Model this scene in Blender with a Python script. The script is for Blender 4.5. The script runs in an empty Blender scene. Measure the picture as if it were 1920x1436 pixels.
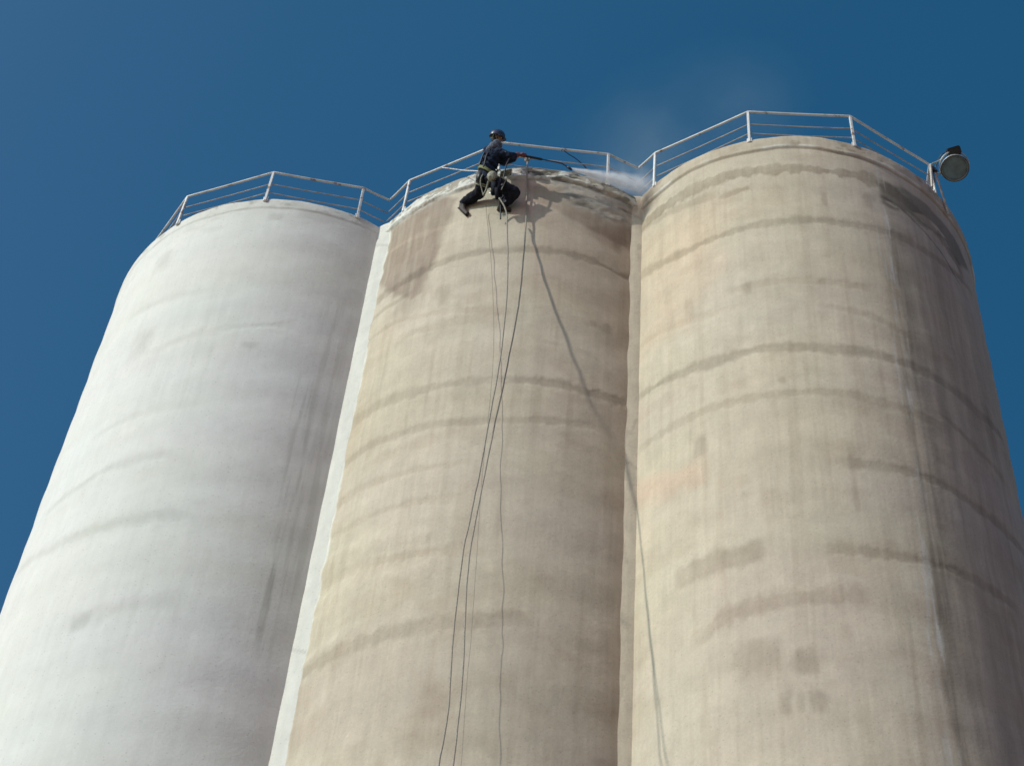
import bpy, bmesh, math, random
import numpy as np
from mathutils import Vector, Matrix, noise as mnoise

# ---------------------------------------------------------------- camera
sc = bpy.context.scene
COL = sc.collection
F_PX, PITCH, ROLL, EYE = 3931.25, 0.9277, 0.1006, 1.6
R = 4.0                                       # silo radius in metres
AX = [(-5.0352, 28.1868), (0.3372, 26.7996), (5.7116, 25.394)]   # silo axes
H = 9.497 * R + EYE                           # height of the silo tops
SUN_AZ, SUN_EL = math.radians(-153), math.radians(34)

FW = np.array([0, math.cos(PITCH), math.sin(PITCH)])
U0 = np.array([0, -math.sin(PITCH), math.cos(PITCH)])
R0 = np.array([1.0, 0, 0])
CR = R0 * math.cos(ROLL) + U0 * math.sin(ROLL)
CU = U0 * math.cos(ROLL) - R0 * math.sin(ROLL)
cam_d = bpy.data.cameras.new('camera')
cam = bpy.data.objects.new('camera', cam_d)
COL.objects.link(cam)
cam_d.sensor_width = 36
cam_d.lens = F_PX / 1920 * 36
cam_d.clip_start = 0.1
cam_d.clip_end = 6000
cam.matrix_world = Matrix(((CR[0], CU[0], -FW[0], 0), (CR[1], CU[1], -FW[1], 0),
                           (CR[2], CU[2], -FW[2], EYE), (0, 0, 0, 1)))
sc.camera = cam

# ---------------------------------------------------------------- sky and sun
w = bpy.data.worlds.new('World')
sc.world = w
w.use_nodes = True
nt = w.node_tree
bg = nt.nodes['Background']
sky = nt.nodes.new('ShaderNodeTexSky')
sky.sky_type = 'NISHITA'
sky.sun_disc = False
sky.sun_elevation = SUN_EL
sky.sun_rotation = math.pi / 2 - SUN_AZ
sky.altitude = 0
sky.air_density = 1.0
sky.dust_density = 4.0
sky.ozone_density = 3.0
sep = nt.nodes.new('ShaderNodeSeparateColor')        # clean air: red falls off faster away from the sun
com = nt.nodes.new('ShaderNodeCombineColor')
nt.links.new(sky.outputs[0], sep.inputs[0])
pw = nt.nodes.new('ShaderNodeMath'); pw.operation = 'POWER'; pw.inputs[1].default_value = 2.2
ml = nt.nodes.new('ShaderNodeMath'); ml.operation = 'MULTIPLY'; ml.inputs[1].default_value = 0.40
mn = nt.nodes.new('ShaderNodeMath'); mn.operation = 'MINIMUM'; mn.inputs[1].default_value = 8.0
nt.links.new(sep.outputs[0], pw.inputs[0]); nt.links.new(pw.outputs[0], ml.inputs[0])
nt.links.new(ml.outputs[0], mn.inputs[0]); nt.links.new(mn.outputs[0], com.inputs[0])
gm = nt.nodes.new('ShaderNodeMath'); gm.operation = 'MULTIPLY'; gm.inputs[1].default_value = 0.88
nt.links.new(sep.outputs[1], gm.inputs[0]); nt.links.new(gm.outputs[0], com.inputs[1])
bm_ = nt.nodes.new('ShaderNodeMath'); bm_.operation = 'MULTIPLY'; bm_.inputs[1].default_value = 1.07
nt.links.new(sep.outputs[2], bm_.inputs[0]); nt.links.new(bm_.outputs[0], com.inputs[2])
nt.links.new(com.outputs[0], bg.inputs[0])
bg.inputs[1].default_value = 0.10
sl = bpy.data.lights.new('sun', 'SUN')
sl.energy = 3.0
sl.angle = math.radians(0.85)
sl.color = (1.0, 0.955, 0.88)
so = bpy.data.objects.new('sun', sl)
COL.objects.link(so)
SD = Vector((math.cos(SUN_AZ) * math.cos(SUN_EL), math.sin(SUN_AZ) * math.cos(SUN_EL), math.sin(SUN_EL)))
so.rotation_euler = SD.to_track_quat('Z', 'Y').to_euler()
so.location = SD * 100
sc.view_settings.view_transform = 'Standard'
sc.view_settings.look = 'None'
sc.view_settings.exposure = 0.0
sc.view_settings.gamma = 1.0
sc.render.engine = 'CYCLES'
sc.cycles.filter_width = 1.6
sc.cycles.max_bounces = 8
sc.cycles.volume_bounces = 3

# ---------------------------------------------------------------- helpers
def ray(px, py):
    return (px - 960) / F_PX * CR - (py - 718) / F_PX * CU + FW

def hit(i, px, py, d=0.0):
    """point where a line of sight meets the cylinder d metres outside silo i's wall"""
    v = ray(px, py)
    n = math.hypot(v[0], v[1])
    h = v[:2] / n
    c = np.array(AX[i])
    b = h @ c
    disc = max(b * b - (c @ c - (R + d) ** 2), 0)
    t = b - math.sqrt(disc)
    return np.array([h[0] * t, h[1] * t, v[2] / n * t + EYE])

def V(i, px, py, d=0.0):
    return Vector(hit(i, px, py, d))

def tz(i, px, py):
    p = hit(i, px, py)
    return math.atan2(p[1] - AX[i][1], p[0] - AX[i][0]), p[2]

def cyl(i, th, z, d=0.0):
    return Vector((AX[i][0] + (R + d) * math.cos(th), AX[i][1] + (R + d) * math.sin(th), z))

def tag(o, label=None, cat=None, group=None, kind=None):
    if label: o['label'] = label
    if cat: o['category'] = cat
    if group: o['group'] = group
    if kind: o['kind'] = kind
    return o

def empty(name, loc):
    o = bpy.data.objects.new(name, None)
    o.empty_display_size = 0.2
    COL.objects.link(o)
    o.location = loc
    return o

def link(name, me, m, parent=None):
    o = bpy.data.objects.new(name, me)
    COL.objects.link(o)
    if m is not None and not me.materials:
        me.materials.append(m)
    if parent is not None:
        o.parent = parent
        q = parent
        off = Vector((0, 0, 0))
        while q is not None:
            off += q.location
            q = q.parent
        o.matrix_parent_inverse = Matrix.Translation(-off)
    return o

def obj(name, bm, m, parent=None, smooth=True):
    bmesh.ops.recalc_face_normals(bm, faces=bm.faces)
    me = bpy.data.meshes.new(name)
    bm.to_mesh(me)
    bm.free()
    if smooth:
        for p in me.polygons: p.use_smooth = True
    return link(name, me, m, parent)

def frame_at(d):
    d = d.normalized()
    u = d.orthogonal().normalized()
    return u, d.cross(u)

def tube(bm, pts, r, seg=8, cap=True):
    pts = [Vector(p) for p in pts]
    rs = r if isinstance(r, (list, tuple)) else [r] * len(pts)
    rings = []
    u = None
    for k, p in enumerate(pts):
        a = pts[max(k - 1, 0)]; b = pts[min(k + 1, len(pts) - 1)]
        d = (b - a).normalized()
        if u is None:
            u = d.orthogonal().normalized()
        else:
            u = (u - d * u.dot(d)).normalized()
        v = d.cross(u)
        rings.append([bm.verts.new(p + (u * math.cos(2 * math.pi * j / seg) + v * math.sin(2 * math.pi * j / seg)) * rs[k]) for j in range(seg)])
    for a, b in zip(rings[:-1], rings[1:]):
        for j in range(seg):
            bm.faces.new((a[j], a[(j + 1) % seg], b[(j + 1) % seg], b[j]))
    if cap:
        bm.faces.new(list(reversed(rings[0]))); bm.faces.new(rings[-1])

def bar(bm, a, b, wx, wy, up=Vector((0, 0, 1)), bev=0.0):
    """rectangular bar from a to b"""
    a, b = Vector(a), Vector(b)
    d = (b - a).normalized()
    s = d.cross(up)
    if s.length < 1e-3: s = d.orthogonal()
    s.normalize()
    t = s.cross(d).normalized()
    vs = []
    for p in (a, b):
        for x, y in ((-1, -1), (1, -1), (1, 1), (-1, 1)):
            vs.append(bm.verts.new(p + s * x * wx / 2 + t * y * wy / 2))
    fs = [bm.faces.new([vs[k] for k in f]) for f in ((0, 3, 2, 1), (4, 5, 6, 7), (0, 1, 5, 4), (1, 2, 6, 5), (2, 3, 7, 6), (3, 0, 4, 7))]
    if bev:
        bmesh.ops.bevel(bm, geom=list({e for f in fs for e in f.edges}), offset=bev, segments=2, affect='EDGES')

def lathe(bm, o, axis, prof, seg=32):
    """prof: (distance along axis, radius)"""
    u, v = frame_at(axis)
    ax = axis.normalized()
    rings = []
    for t, r in prof:
        if r < 1e-5:
            rings.append([bm.verts.new(o + ax * t)])
        else:
            rings.append([bm.verts.new(o + ax * t + (u * math.cos(2 * math.pi * j / seg) + v * math.sin(2 * math.pi * j / seg)) * r) for j in range(seg)])
    for a, b in zip(rings[:-1], rings[1:]):
        for j in range(seg):
            k = (j + 1) % seg
            if len(a) == 1 and len(b) == 1: continue
            if len(a) == 1: bm.faces.new((a[0], b[k], b[j]))
            elif len(b) == 1: bm.faces.new((a[j], a[k], b[0]))
            else: bm.faces.new((a[j], a[k], b[k], b[j]))

def smoothline(pts, n=6):
    """Catmull-Rom through the points"""
    P = [Vector(p) for p in pts]
    P = [P[0] * 2 - P[1]] + P + [P[-1] * 2 - P[-2]]
    out = []
    for k in range(1, len(P) - 2):
        for j in range(n):
            t = j / n
            a, b, c, d = P[k - 1], P[k], P[k + 1], P[k + 2]
            out.append(0.5 * ((2 * b) + (c - a) * t + (2 * a - 5 * b + 4 * c - d) * t * t + (3 * b - a - 3 * c + d) * t ** 3))
    out.append(P[-2])
    return out

# ---------------------------------------------------------------- materials
def mat(name, col, rough=0.6, metal=0.0, var=0.0, scale=8.0, bump=0.0, bscale=40.0, spec=0.5, stain=None):
    m = bpy.data.materials.new(name)
    m.use_nodes = True
    t = m.node_tree
    b = t.nodes['Principled BSDF']
    b.inputs['Base Color'].default_value = (*col, 1)
    b.inputs['Roughness'].default_value = rough
    b.inputs['Metallic'].default_value = metal
    b.inputs['Specular IOR Level'].default_value = spec
    tc = t.nodes.new('ShaderNodeTexCoord')
    if var:
        n = t.nodes.new('ShaderNodeTexNoise')
        n.inputs['Scale'].default_value = scale
        n.inputs['Detail'].default_value = 6
        t.links.new(tc.outputs['Object'], n.inputs['Vector'])
        r = t.nodes.new('ShaderNodeValToRGB')
        r.color_ramp.elements[0].position = 0.3
        r.color_ramp.elements[1].position = 0.7
        r.color_ramp.elements[0].color = tuple(c * (1 - var) for c in col) + (1,)
        r.color_ramp.elements[1].color = tuple(min(1, c * (1 + var)) for c in col) + (1,)
        if stain:
            e = r.color_ramp.elements.new(0.40); e.color = r.color_ramp.elements[0].color
            r.color_ramp.elements[0].color = (*stain, 1); r.color_ramp.elements[0].position = 0.34
        t.links.new(n.outputs['Fac'], r.inputs[0])
        t.links.new(r.outputs[0], b.inputs['Base Color'])
    if bump:
        n2 = t.nodes.new('ShaderNodeTexNoise')
        n2.inputs['Scale'].default_value = bscale
        n2.inputs['Detail'].default_value = 5
        t.links.new(tc.outputs['Object'], n2.inputs['Vector'])
        bp = t.nodes.new('ShaderNodeBump')
        bp.inputs['Strength'].default_value = bump
        bp.inputs['Distance'].default_value = 0.02
        t.links.new(n2.outputs['Fac'], bp.inputs['Height'])
        t.links.new(bp.outputs[0], b.inputs['Normal'])
    return m

def concrete(name, kk=1.0):
    """painted concrete: colour attribute 'paint' broken up by fine grain and downward streaks"""
    m = bpy.data.materials.new(name)
    m.use_nodes = True
    t = m.node_tree
    b = t.nodes['Principled BSDF']
    b.inputs['Roughness'].default_value = 0.88
    b.inputs['Specular IOR Level'].default_value = 0.25
    at = t.nodes.new('ShaderNodeAttribute'); at.attribute_name = 'paint'
    tc = t.nodes.new('ShaderNodeTexCoord')
    def nz(scale, det, mp=None):
        n = t.nodes.new('ShaderNodeTexNoise')
        n.inputs['Scale'].default_value = scale
        n.inputs['Detail'].default_value = det
        n.inputs['Roughness'].default_value = 0.6
        if mp:
            mm = t.nodes.new('ShaderNodeMapping')
            mm.inputs['Scale'].default_value = mp
            t.links.new(tc.outputs['Object'], mm.inputs[0]); t.links.new(mm.outputs[0], n.inputs['Vector'])
        else:
            t.links.new(tc.outputs['Object'], n.inputs['Vector'])
        return n
    def rng(n, a, bb):
        r = t.nodes.new('ShaderNodeMapRange')
        r.inputs['From Min'].default_value = 0.3; r.inputs['From Max'].default_value = 0.7
        r.inputs['To Min'].default_value = 1 - (1 - a) * kk; r.inputs['To Max'].default_value = 1 + (bb - 1) * kk
        t.links.new(n.outputs['Fac'], r.inputs['Value'])
        return r.outputs[0]
    def mul(x, y):
        q = t.nodes.new('ShaderNodeMath'); q.operation = 'MULTIPLY'
        t.links.new(x, q.inputs[0]); t.links.new(y, q.inputs[1])
        return q.outputs[0]
    f = mul(rng(nz(26, 8), 0.93, 1.06), rng(nz(1.0, 6, (13, 13, 0.4)), 0.95, 1.035))
    f = mul(f, rng(nz(1.0, 5, (5, 5, 0.9)), 0.955, 1.04))
    f = mul(f, rng(nz(3.2, 7), 0.935, 1.055))
    pit = t.nodes.new('ShaderNodeTexVoronoi'); pit.inputs['Scale'].default_value = 9
    t.links.new(tc.outputs['Object'], pit.inputs['Vector'])
    pr = t.nodes.new('ShaderNodeMapRange')
    pr.inputs['From Min'].default_value = 0.06; pr.inputs['From Max'].default_value = 0.16
    pr.inputs['To Min'].default_value = 0.80; pr.inputs['To Max'].default_value = 1.0
    t.links.new(pit.outputs['Distance'], pr.inputs['Value'])
    f = mul(f, pr.outputs[0])
    vm = t.nodes.new('ShaderNodeVectorMath'); vm.operation = 'SCALE'
    t.links.new(at.outputs['Color'], vm.inputs[0]); t.links.new(f, vm.inputs['Scale'])
    t.links.new(vm.outputs[0], b.inputs['Base Color'])
    bp = t.nodes.new('ShaderNodeBump')
    bp.inputs['Strength'].default_value = 0.35
    bp.inputs['Distance'].default_value = 0.012
    t.links.new(nz(16, 8).outputs['Fac'], bp.inputs['Height'])
    t.links.new(bp.outputs[0], b.inputs['Normal'])
    return m

M_CONC = concrete('painted_concrete')
M_CONW = concrete('whitewashed_concrete', 0.5)
M_RAIL = mat('white_painted_steel', (0.72, 0.71, 0.68), 0.5, 0.0, 0.12, 7, stain=(0.34, 0.22, 0.14))
M_RUST = mat('weathered_rail_steel', (0.46, 0.40, 0.34), 0.6, 0.0, 0.3, 5)
M_ROPE = mat('dirty_rope', (0.30, 0.27, 0.22), 0.9, 0, 0.25, 30)
M_CORD = mat('dusty_cord', (0.27, 0.245, 0.20), 0.9, 0, 0.2, 30)
M_NAVY = mat('navy_workwear', (0.015, 0.024, 0.052), 0.9, 0, 0.35, 14, 0.5, 30, 0.2)
M_TROU = mat('dark_trousers', (0.013, 0.015, 0.024), 0.9, 0, 0.4, 10, 0.5, 30, 0.2)
M_HOOD = mat('grey_hood_cloth', (0.145, 0.16, 0.205), 0.9, 0, 0.25, 18, 0.4, 30, 0.2)
M_SKIN = mat('skin', (0.36, 0.2, 0.14), 0.5, 0, 0.1, 20)
M_HAIR = mat('dark_hair', (0.015, 0.012, 0.01), 0.6)
M_GLOVE = mat('red_glove', (0.17, 0.055, 0.06), 0.8, 0, 0.25, 40)
M_BOOT = mat('brown_boot', (0.045, 0.028, 0.022), 0.7, 0, 0.3, 20)
M_SOLE = mat('rubber_sole', (0.012, 0.011, 0.01), 0.8)
M_HELM = mat('navy_helmet_shell', (0.03, 0.045, 0.085), 0.28, 0, 0.1, 10)
M_WEB = mat('pale_webbing', (0.30, 0.31, 0.25), 0.85, 0, 0.25, 30)
M_HIVIS = mat('yellow_green_webbing', (0.19, 0.21, 0.09), 0.8, 0, 0.3, 30)
M_BAG = mat('cream_canvas', (0.33, 0.32, 0.26), 0.9, 0, 0.2, 14, 0.5, 50)
M_BLACK = mat('black_rubber', (0.012, 0.012, 0.014), 0.55)
M_BLUEHOSE = mat('blue_black_hose', (0.014, 0.018, 0.05), 0.45)
M_STEEL = mat('bare_steel', (0.55, 0.56, 0.57), 0.35, 0.9, 0.1, 20)
M_WOOD = mat('grey_seat_board', (0.16, 0.17, 0.155), 0.8, 0, 0.25, 12)
M_LAMPB = mat('grey_lamp_housing', (0.42, 0.42, 0.39), 0.45, 0.2, 0.25, 8)
M_BOX = mat('dark_lamp_box', (0.025, 0.025, 0.028), 0.5, 0, 0.2, 10)
M_WHITE = mat('white_plastic', (0.7, 0.7, 0.68), 0.4)
M_GROUND = mat('bare_earth', (0.235, 0.172, 0.105), 0.9, 0, 0.25, 0.15, 0.3, 6)

# ---------------------------------------------------------------- ground
bm = bmesh.new()
N = 24
ext = 2500.0
xs = [math.copysign((abs(k) / N) ** 2.2 * ext, k) for k in range(-N, N + 1)]
gv = [[bm.verts.new((x, y, 0)) for x in xs] for y in xs]
for a in range(len(xs) - 1):
    for b in range(len(xs) - 1):
        bm.faces.new((gv[a][b], gv[a][b + 1], gv[a + 1][b + 1], gv[a + 1][b]))
tag(obj('ground', bm, M_GROUND, smooth=False), 'bare earth yard ground reaching to the horizon', 'ground', None, 'structure')

# ---------------------------------------------------------------- noise for the walls
def vnoise(x, y, seed):
    rs = np.random.RandomState(seed)
    T = rs.rand(256, 256)
    xi = np.floor(x).astype(int); yi = np.floor(y).astype(int)
    fx = x - xi; fy = y - yi
    fx = fx * fx * (3 - 2 * fx); fy = fy * fy * (3 - 2 * fy)
    a = T[xi & 255, yi & 255]; b = T[(xi + 1) & 255, yi & 255]
    c = T[xi & 255, (yi + 1) & 255]; d = T[(xi + 1) & 255, (yi + 1) & 255]
    return (a * (1 - fx) + b * fx) * (1 - fy) + (c * (1 - fx) + d * fx) * fy

def fbm(x, y, seed, octv=4, gain=0.5):
    s = 0; a = 1; tot = 0
    for k in range(octv):
        s = s + a * vnoise(x * 2 ** k + 13.7 * k, y * 2 ** k + 5.1 * k, seed + k)
        tot += a; a *= gain
    return s / tot * 2 - 1          # about -1..1

def sstep(e0, e1, x):
    t = np.clip((x - e0) / (e1 - e0), 0, 1)
    return t * t * (3 - 2 * t)

class Wall:
    """a silo wall as a fine theta x z grid; colour and relief are laid on in metres along and up the wall"""
    def __init__(s, i, th0, th1, fine0, fine1):
        s.i = i
        step = 0.028 / R
        th = list(np.arange(fine0, fine1, step)) + [fine1]
        if th0 < fine0: th = list(np.linspace(th0, fine0, max(2, int((fine0 - th0) * 14)), endpoint=False)) + th
        if th1 > fine1: th = th + list(np.linspace(fine1, th1, max(2, int((th1 - fine1) * 14))))[1:]
        z = list(np.linspace(-0.3, 19.0, 24, endpoint=False)) + list(np.arange(19.0, H - 1.3, 0.036)) + list(np.arange(H - 1.3, H - 0.01, 0.024)) + [H]
        s.th = np.array(th); s.z = np.array(z)
        s.T, s.Z = np.meshgrid(s.th, s.z)
        s.S = s.T * R
        s.disp = np.zeros_like(s.S); s.zoff = np.zeros_like(s.S)
        s.col = np.zeros(s.S.shape + (3,))
    def wob(s, sc_, amp, seed):
        return fbm(s.S * sc_, s.Z * sc_, seed) * amp
    def line(s, pts, hw, soft=0.6, wob=0.05, seed=1, fade=0.5, wsc=1.3, ragged=0.0):
        """mask of a band following picture points projected on the wall"""
        q = sorted(tz(s.i, *p) for p in pts)
        a = np.array([v[0] for v in q]) * R; zz = np.array([v[1] for v in q])
        zc = np.interp(s.S, a, zz)
        d = np.abs(s.Z - zc + s.wob(wsc, wob, seed))
        h = hw * (1 + 0.6 * fbm(s.S * 0.8, s.Z * 0.8, seed + 40) + 0.55 * fbm(s.S * 7, s.Z * 1.1, seed + 41, 4) + 0.35 * fbm(s.S * 14, s.Z * 12, seed + 42, 3))
        m = 1 - sstep(h * (1 - soft), h * (1 + soft), d)
        m = m * sstep(a[0] - fade, a[0] + fade * .4, s.S) * (1 - sstep(a[-1] - fade * .4, a[-1] + fade, s.S))
        if ragged: m = m * (1 - ragged * (0.5 + 0.5 * fbm(s.S * 3, s.Z * 3, seed + 9)))
        return np.clip(m * (1.0 + 0.45 * fbm(s.S * 0.7, s.Z * 1.5, seed + 3) + 0.35 * fbm(s.S * 9, s.Z * 2, seed + 4)), 0, 1.35)
    def blob(s, x0, y0, x1, y1, soft=0.35, wob=0.25, seed=5):
        """soft patch spanning two picture corners"""
        a = tz(s.i, x0, y0); b = tz(s.i, x1, y1)
        ca, cz = (a[0] + b[0]) / 2 * R, (a[1] + b[1]) / 2
        ra, rz = max(abs(a[0] - b[0]) / 2 * R, .05), max(abs(a[1] - b[1]) / 2, .05)
        dd = np.maximum(np.abs(s.S - ca) / ra, np.abs(s.Z - cz) / rz) * .5 + .5 * np.hypot((s.S - ca) / ra, (s.Z - cz) / rz)
        dd = dd + fbm(s.S * 2.2, s.Z * 2.2, seed) * wob + fbm(s.S * 9, s.Z * 5, seed + 2) * .3
        return (1 - sstep(1 - soft, 1 + soft, dd)) * (1.1 + .4 * fbm(s.S * 11, s.Z * 2.5, seed + 6))
    def vline(s, pts, hw, seed, side=0.0):
        """vertical run of streaks along picture points"""
        q = sorted((tz(s.i, *p) for p in pts), key=lambda v: v[1])
        zz = np.array([v[1] for v in q])
        a = np.interp(s.Z, zz, [v[0] * R for v in q])
        d = s.S - a - .04 * fbm(s.S * .3, s.Z * .9, seed, 3) - side
        e = sstep(zz[0] - .3, zz[0] + .5, s.Z) * (1 - sstep(zz[-1] - .5, zz[-1] + .3, s.Z))
        n = sstep(-.15, .45, fbm(s.S * 15, s.Z * .55, seed + 1, 4) + .35 * fbm(s.S * 2, s.Z * 1.5, seed + 2))
        return np.exp(-(d / hw) ** 2) * e * n
    def poly(s, pts, soft=0.12, wob=0.12, seed=7, wsc=1.5):
        q = [tz(s.i, *p) for p in pts]
        P = np.array([(a * R, z) for a, z in q])
        X = s.S + fbm(s.S * wsc, s.Z * wsc, seed) * wob
        Y = s.Z + fbm(s.S * wsc + 31, s.Z * wsc, seed + 1) * wob
        ins = np.zeros(X.shape, bool); dm = np.full(X.shape, 1e9)
        n = len(P)
        for k in range(n):
            x0, y0 = P[k]; x1, y1 = P[(k + 1) % n]
            c = ((y0 > Y) != (y1 > Y)) & (X < (x1 - x0) * (Y - y0) / (y1 - y0 + 1e-12) + x0)
            ins ^= c
            t = np.clip(((X - x0) * (x1 - x0) + (Y - y0) * (y1 - y0)) / ((x1 - x0) ** 2 + (y1 - y0) ** 2 + 1e-9), 0, 1)
            dm = np.minimum(dm, np.hypot(X - x0 - t * (x1 - x0), Y - y0 - t * (y1 - y0)))
        sd = np.where(ins, -dm, dm)
        return 1 - sstep(-soft, soft, sd)
    def tint(s, m, c):
        """multiply colour by c where m = 1"""
        s.col *= 1 + m[..., None] * (np.array(c) - 1)
    def mix(s, m, c):
        m = np.clip(m, 0, 1)[..., None]
        s.col = s.col * (1 - m) + np.array(c) * m
    def build(s, parent):
        r = R + s.disp
        X = AX[s.i][0] + r * np.cos(s.T); Y = AX[s.i][1] + r * np.sin(s.T); Z = s.Z + s.zoff
        nz_, nt_ = s.S.shape
        co = np.stack([X, Y, Z], -1).reshape(-1, 3)
        idx = np.arange(nz_ * nt_).reshape(nz_, nt_)
        f = np.stack([idx[:-1, :-1], idx[:-1, 1:], idx[1:, 1:], idx[1:, :-1]], -1).reshape(-1, 4)
        me = bpy.data.meshes.new('wall')
        me.vertices.add(len(co)); me.vertices.foreach_set('co', co.ravel())
        me.loops.add(f.size); me.loops.foreach_set('vertex_index', f.ravel().astype(np.int32))
        me.polygons.add(len(f)); me.polygons.foreach_set('loop_start', np.arange(0, f.size, 4, dtype=np.int32))
        me.polygons.foreach_set('use_smooth', np.ones(len(f), bool))
        me.update(calc_edges=True); me.validate()
        ca = me.attributes.new('paint', 'FLOAT_COLOR', 'POINT')
        c4 = np.concatenate([np.clip(s.col, 0.01, 0.9).reshape(-1, 3), np.ones((len(co), 1))], 1)
        ca.data.foreach_set('color', c4.ravel().astype(np.float32))
        link('wall', me, M_CONW if s.i == 0 else M_CONC, parent)
        bm = bmesh.new()                                  # roof slab inside the rim
        lip = [bm.verts.new((X[-1, k], Y[-1, k], Z[-1, k])) for k in range(nt_)]
        inner = [bm.verts.new((AX[s.i][0] + (R - .25) * math.cos(t), AX[s.i][1] + (R - .25) * math.sin(t), H - 0.01)) for t in s.th]
        c = bm.verts.new((AX[s.i][0], AX[s.i][1], H - 0.015))
        for k in range(nt_ - 1):
            bm.faces.new((lip[k], lip[k + 1], inner[k + 1], inner[k]))
            bm.faces.new((inner[k], inner[k + 1], c))
        link_roof = obj('roof', bm, M_ROOF, parent)

M_ROOF = mat('grey_roof_screed', (0.3, 0.29, 0.27), 0.9, 0, 0.2, 2)

CREAM = np.array((0.575, 0.492, 0.378))
WHITE = np.array((0.72, 0.705, 0.655))
DARK = (0.70, 0.67, 0.64)

def relief(s, seed, amp=1.0):
    """hand-trowelled unevenness and the gentle swell of each concrete lift"""
    S, Z = s.S, s.Z
    s.disp += amp * (0.014 * fbm(S * 0.45, Z * 0.9, seed, 3) + 0.007 * fbm(S * 1.3, Z * 1.9, seed + 5, 4))
    lift = 1.22
    ph = Z / lift + 0.25 * fbm(S * 0.35, Z * 0.1, seed + 8, 2)
    s.disp += amp * 0.006 * np.sin(ph * 2 * np.pi)
    if s.i < 2: s.disp *= sstep(-.05, .5, (RD(-60.6) - s.T) * R) * .85 + .15
    if s.i > 0: s.disp *= sstep(-.05, .5, (s.T - RD(-148.4)) * R) * .85 + .15

def common(s, base, seed, var=0.05):
    S, Z = s.S, s.Z
    v = 1 + var * fbm(S * 0.35, Z * 0.5, seed, 5) + var * 0.6 * fbm(S * 5.0, Z * 0.25, seed + 11, 4)
    s.col[:] = base * v[..., None]
    s.col[..., 0] *= 1 + 0.02 * fbm(S * 0.5, Z * 0.7, seed + 21, 3)
    s.col[..., 2] *= 1 + 0.05 * fbm(S * 0.4, Z * 0.6, seed + 25, 3)

def rim(s, depth, proud, rough, seed):
    """the thicker rim ring with its ragged lower lip"""
    S, Z = s.S, s.Z
    low = H - depth * (1 + 0.22 * fbm(S * 0.9, S * 0 + 3, seed, 4))
    k = sstep(-0.04, 0.03, Z - low)
    s.disp += proud * k + rough * k * fbm(S * 4.5, Z * 4.5, seed + 1, 4)
    top = sstep(H - 0.10, H, Z)
    s.zoff += top * 0.030 * fbm(S * 2.6, S * 0, seed + 2, 4)
    s.disp -= top ** 3 * 0.03
    return low, k

RD = math.radians
TL, TR = RD(-60.6), RD(-60.6)          # where neighbouring walls meet on the camera side
TML = RD(-148.4)
# ---- white silo
silo_group = 'silos joined in one row'
s0 = empty('silo', (AX[0][0], AX[0][1], 0))
tag(s0, 'freshly white painted concrete silo at the left end of the row', 'silo', silo_group)
W0 = Wall(0, RD(-326.6), TL, RD(-205), TL)
common(W0, WHITE, 100, 0.022)
relief(W0, 110, 0.9)
low, k = rim(W0, 0.33, 0.012, 0.006, 120)
W0.tint((1 - sstep(0.0, 0.05, np.abs(W0.Z - low))) * (0.4 + 0.4 * fbm(W0.S * 1.6, W0.Z * 2, 121)), (0.80, 0.80, 0.78))
W0.tint(k * (0.35 + 0.5 * fbm(W0.S * 2.3, W0.Z * 2, 122)), (0.93, 0.92, 0.89))
for n, (pts, hw, st) in enumerate([
        ([(95, 955), (150, 912), (200, 880), (250, 863), (310, 852)], .11, .86),
        ([(40, 1065), (90, 1034), (150, 1003), (210, 985), (270, 972), (330, 966)], .12, .88),
        ([(190, 812), (240, 786), (300, 768), (360, 758)], .10, .93),
        ([(260, 585), (320, 560), (380, 545)], .10, .94),
        ([(140, 1170), (230, 1140), (330, 1125)], .2, .94),
        ([(300, 655), (380, 625), (460, 612), (540, 610)], .12, .94)]):
    m = W0.line(pts, hw, 0.9, 0.05, 130 + n)
    W0.tint(m, (st, st, st * .99)); W0.disp -= 0.006 * m
for n, q in enumerate([(250, 635, 272, 660), (140, 1155, 162, 1178), (505, 400, 530, 415), (300, 480, 320, 492), (452, 640, 480, 655)]):
    W0.tint(W0.blob(*q, .6, .4, 140 + n), (.87, .87, .86))
W0.tint(np.clip(W0.vline([(572, 700), (556, 840), (540, 960), (522, 1060), (500, 1160), (488, 1230)], .20, 150), 0, 1), (.76, .76, .745))
W0.tint(np.clip(W0.vline([(545, 880), (538, 960), (520, 1060), (505, 1120)], .05, 155), 0, 1), (.76, .755, .745))
W0.tint(np.clip(W0.vline([(640, 560), (610, 720), (590, 860), (560, 1010), (530, 1160)], .35, 160), 0, 1), (.86, .86, .84))
W0.tint(sstep(.05, .5, fbm(W0.S * 8, W0.Z * .3, 165, 4)) * sstep(-1.0, 1.2, fbm(W0.S * .5, W0.Z * .4, 166)) * .6, (.93, .93, .92))
W0.tint(sstep(.15, .5, fbm(W0.S * 1.5, W0.Z * 2.2, 168, 5)) * sstep(H - 2.5, H, W0.Z), (.90, .895, .88))
W0.tint(sstep(.28, .5, fbm(W0.S * 5, W0.Z * 6, 170, 4)) * sstep(H - .5, H - .05, W0.Z), (.72, .70, .66))
W0.build(s0)

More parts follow.
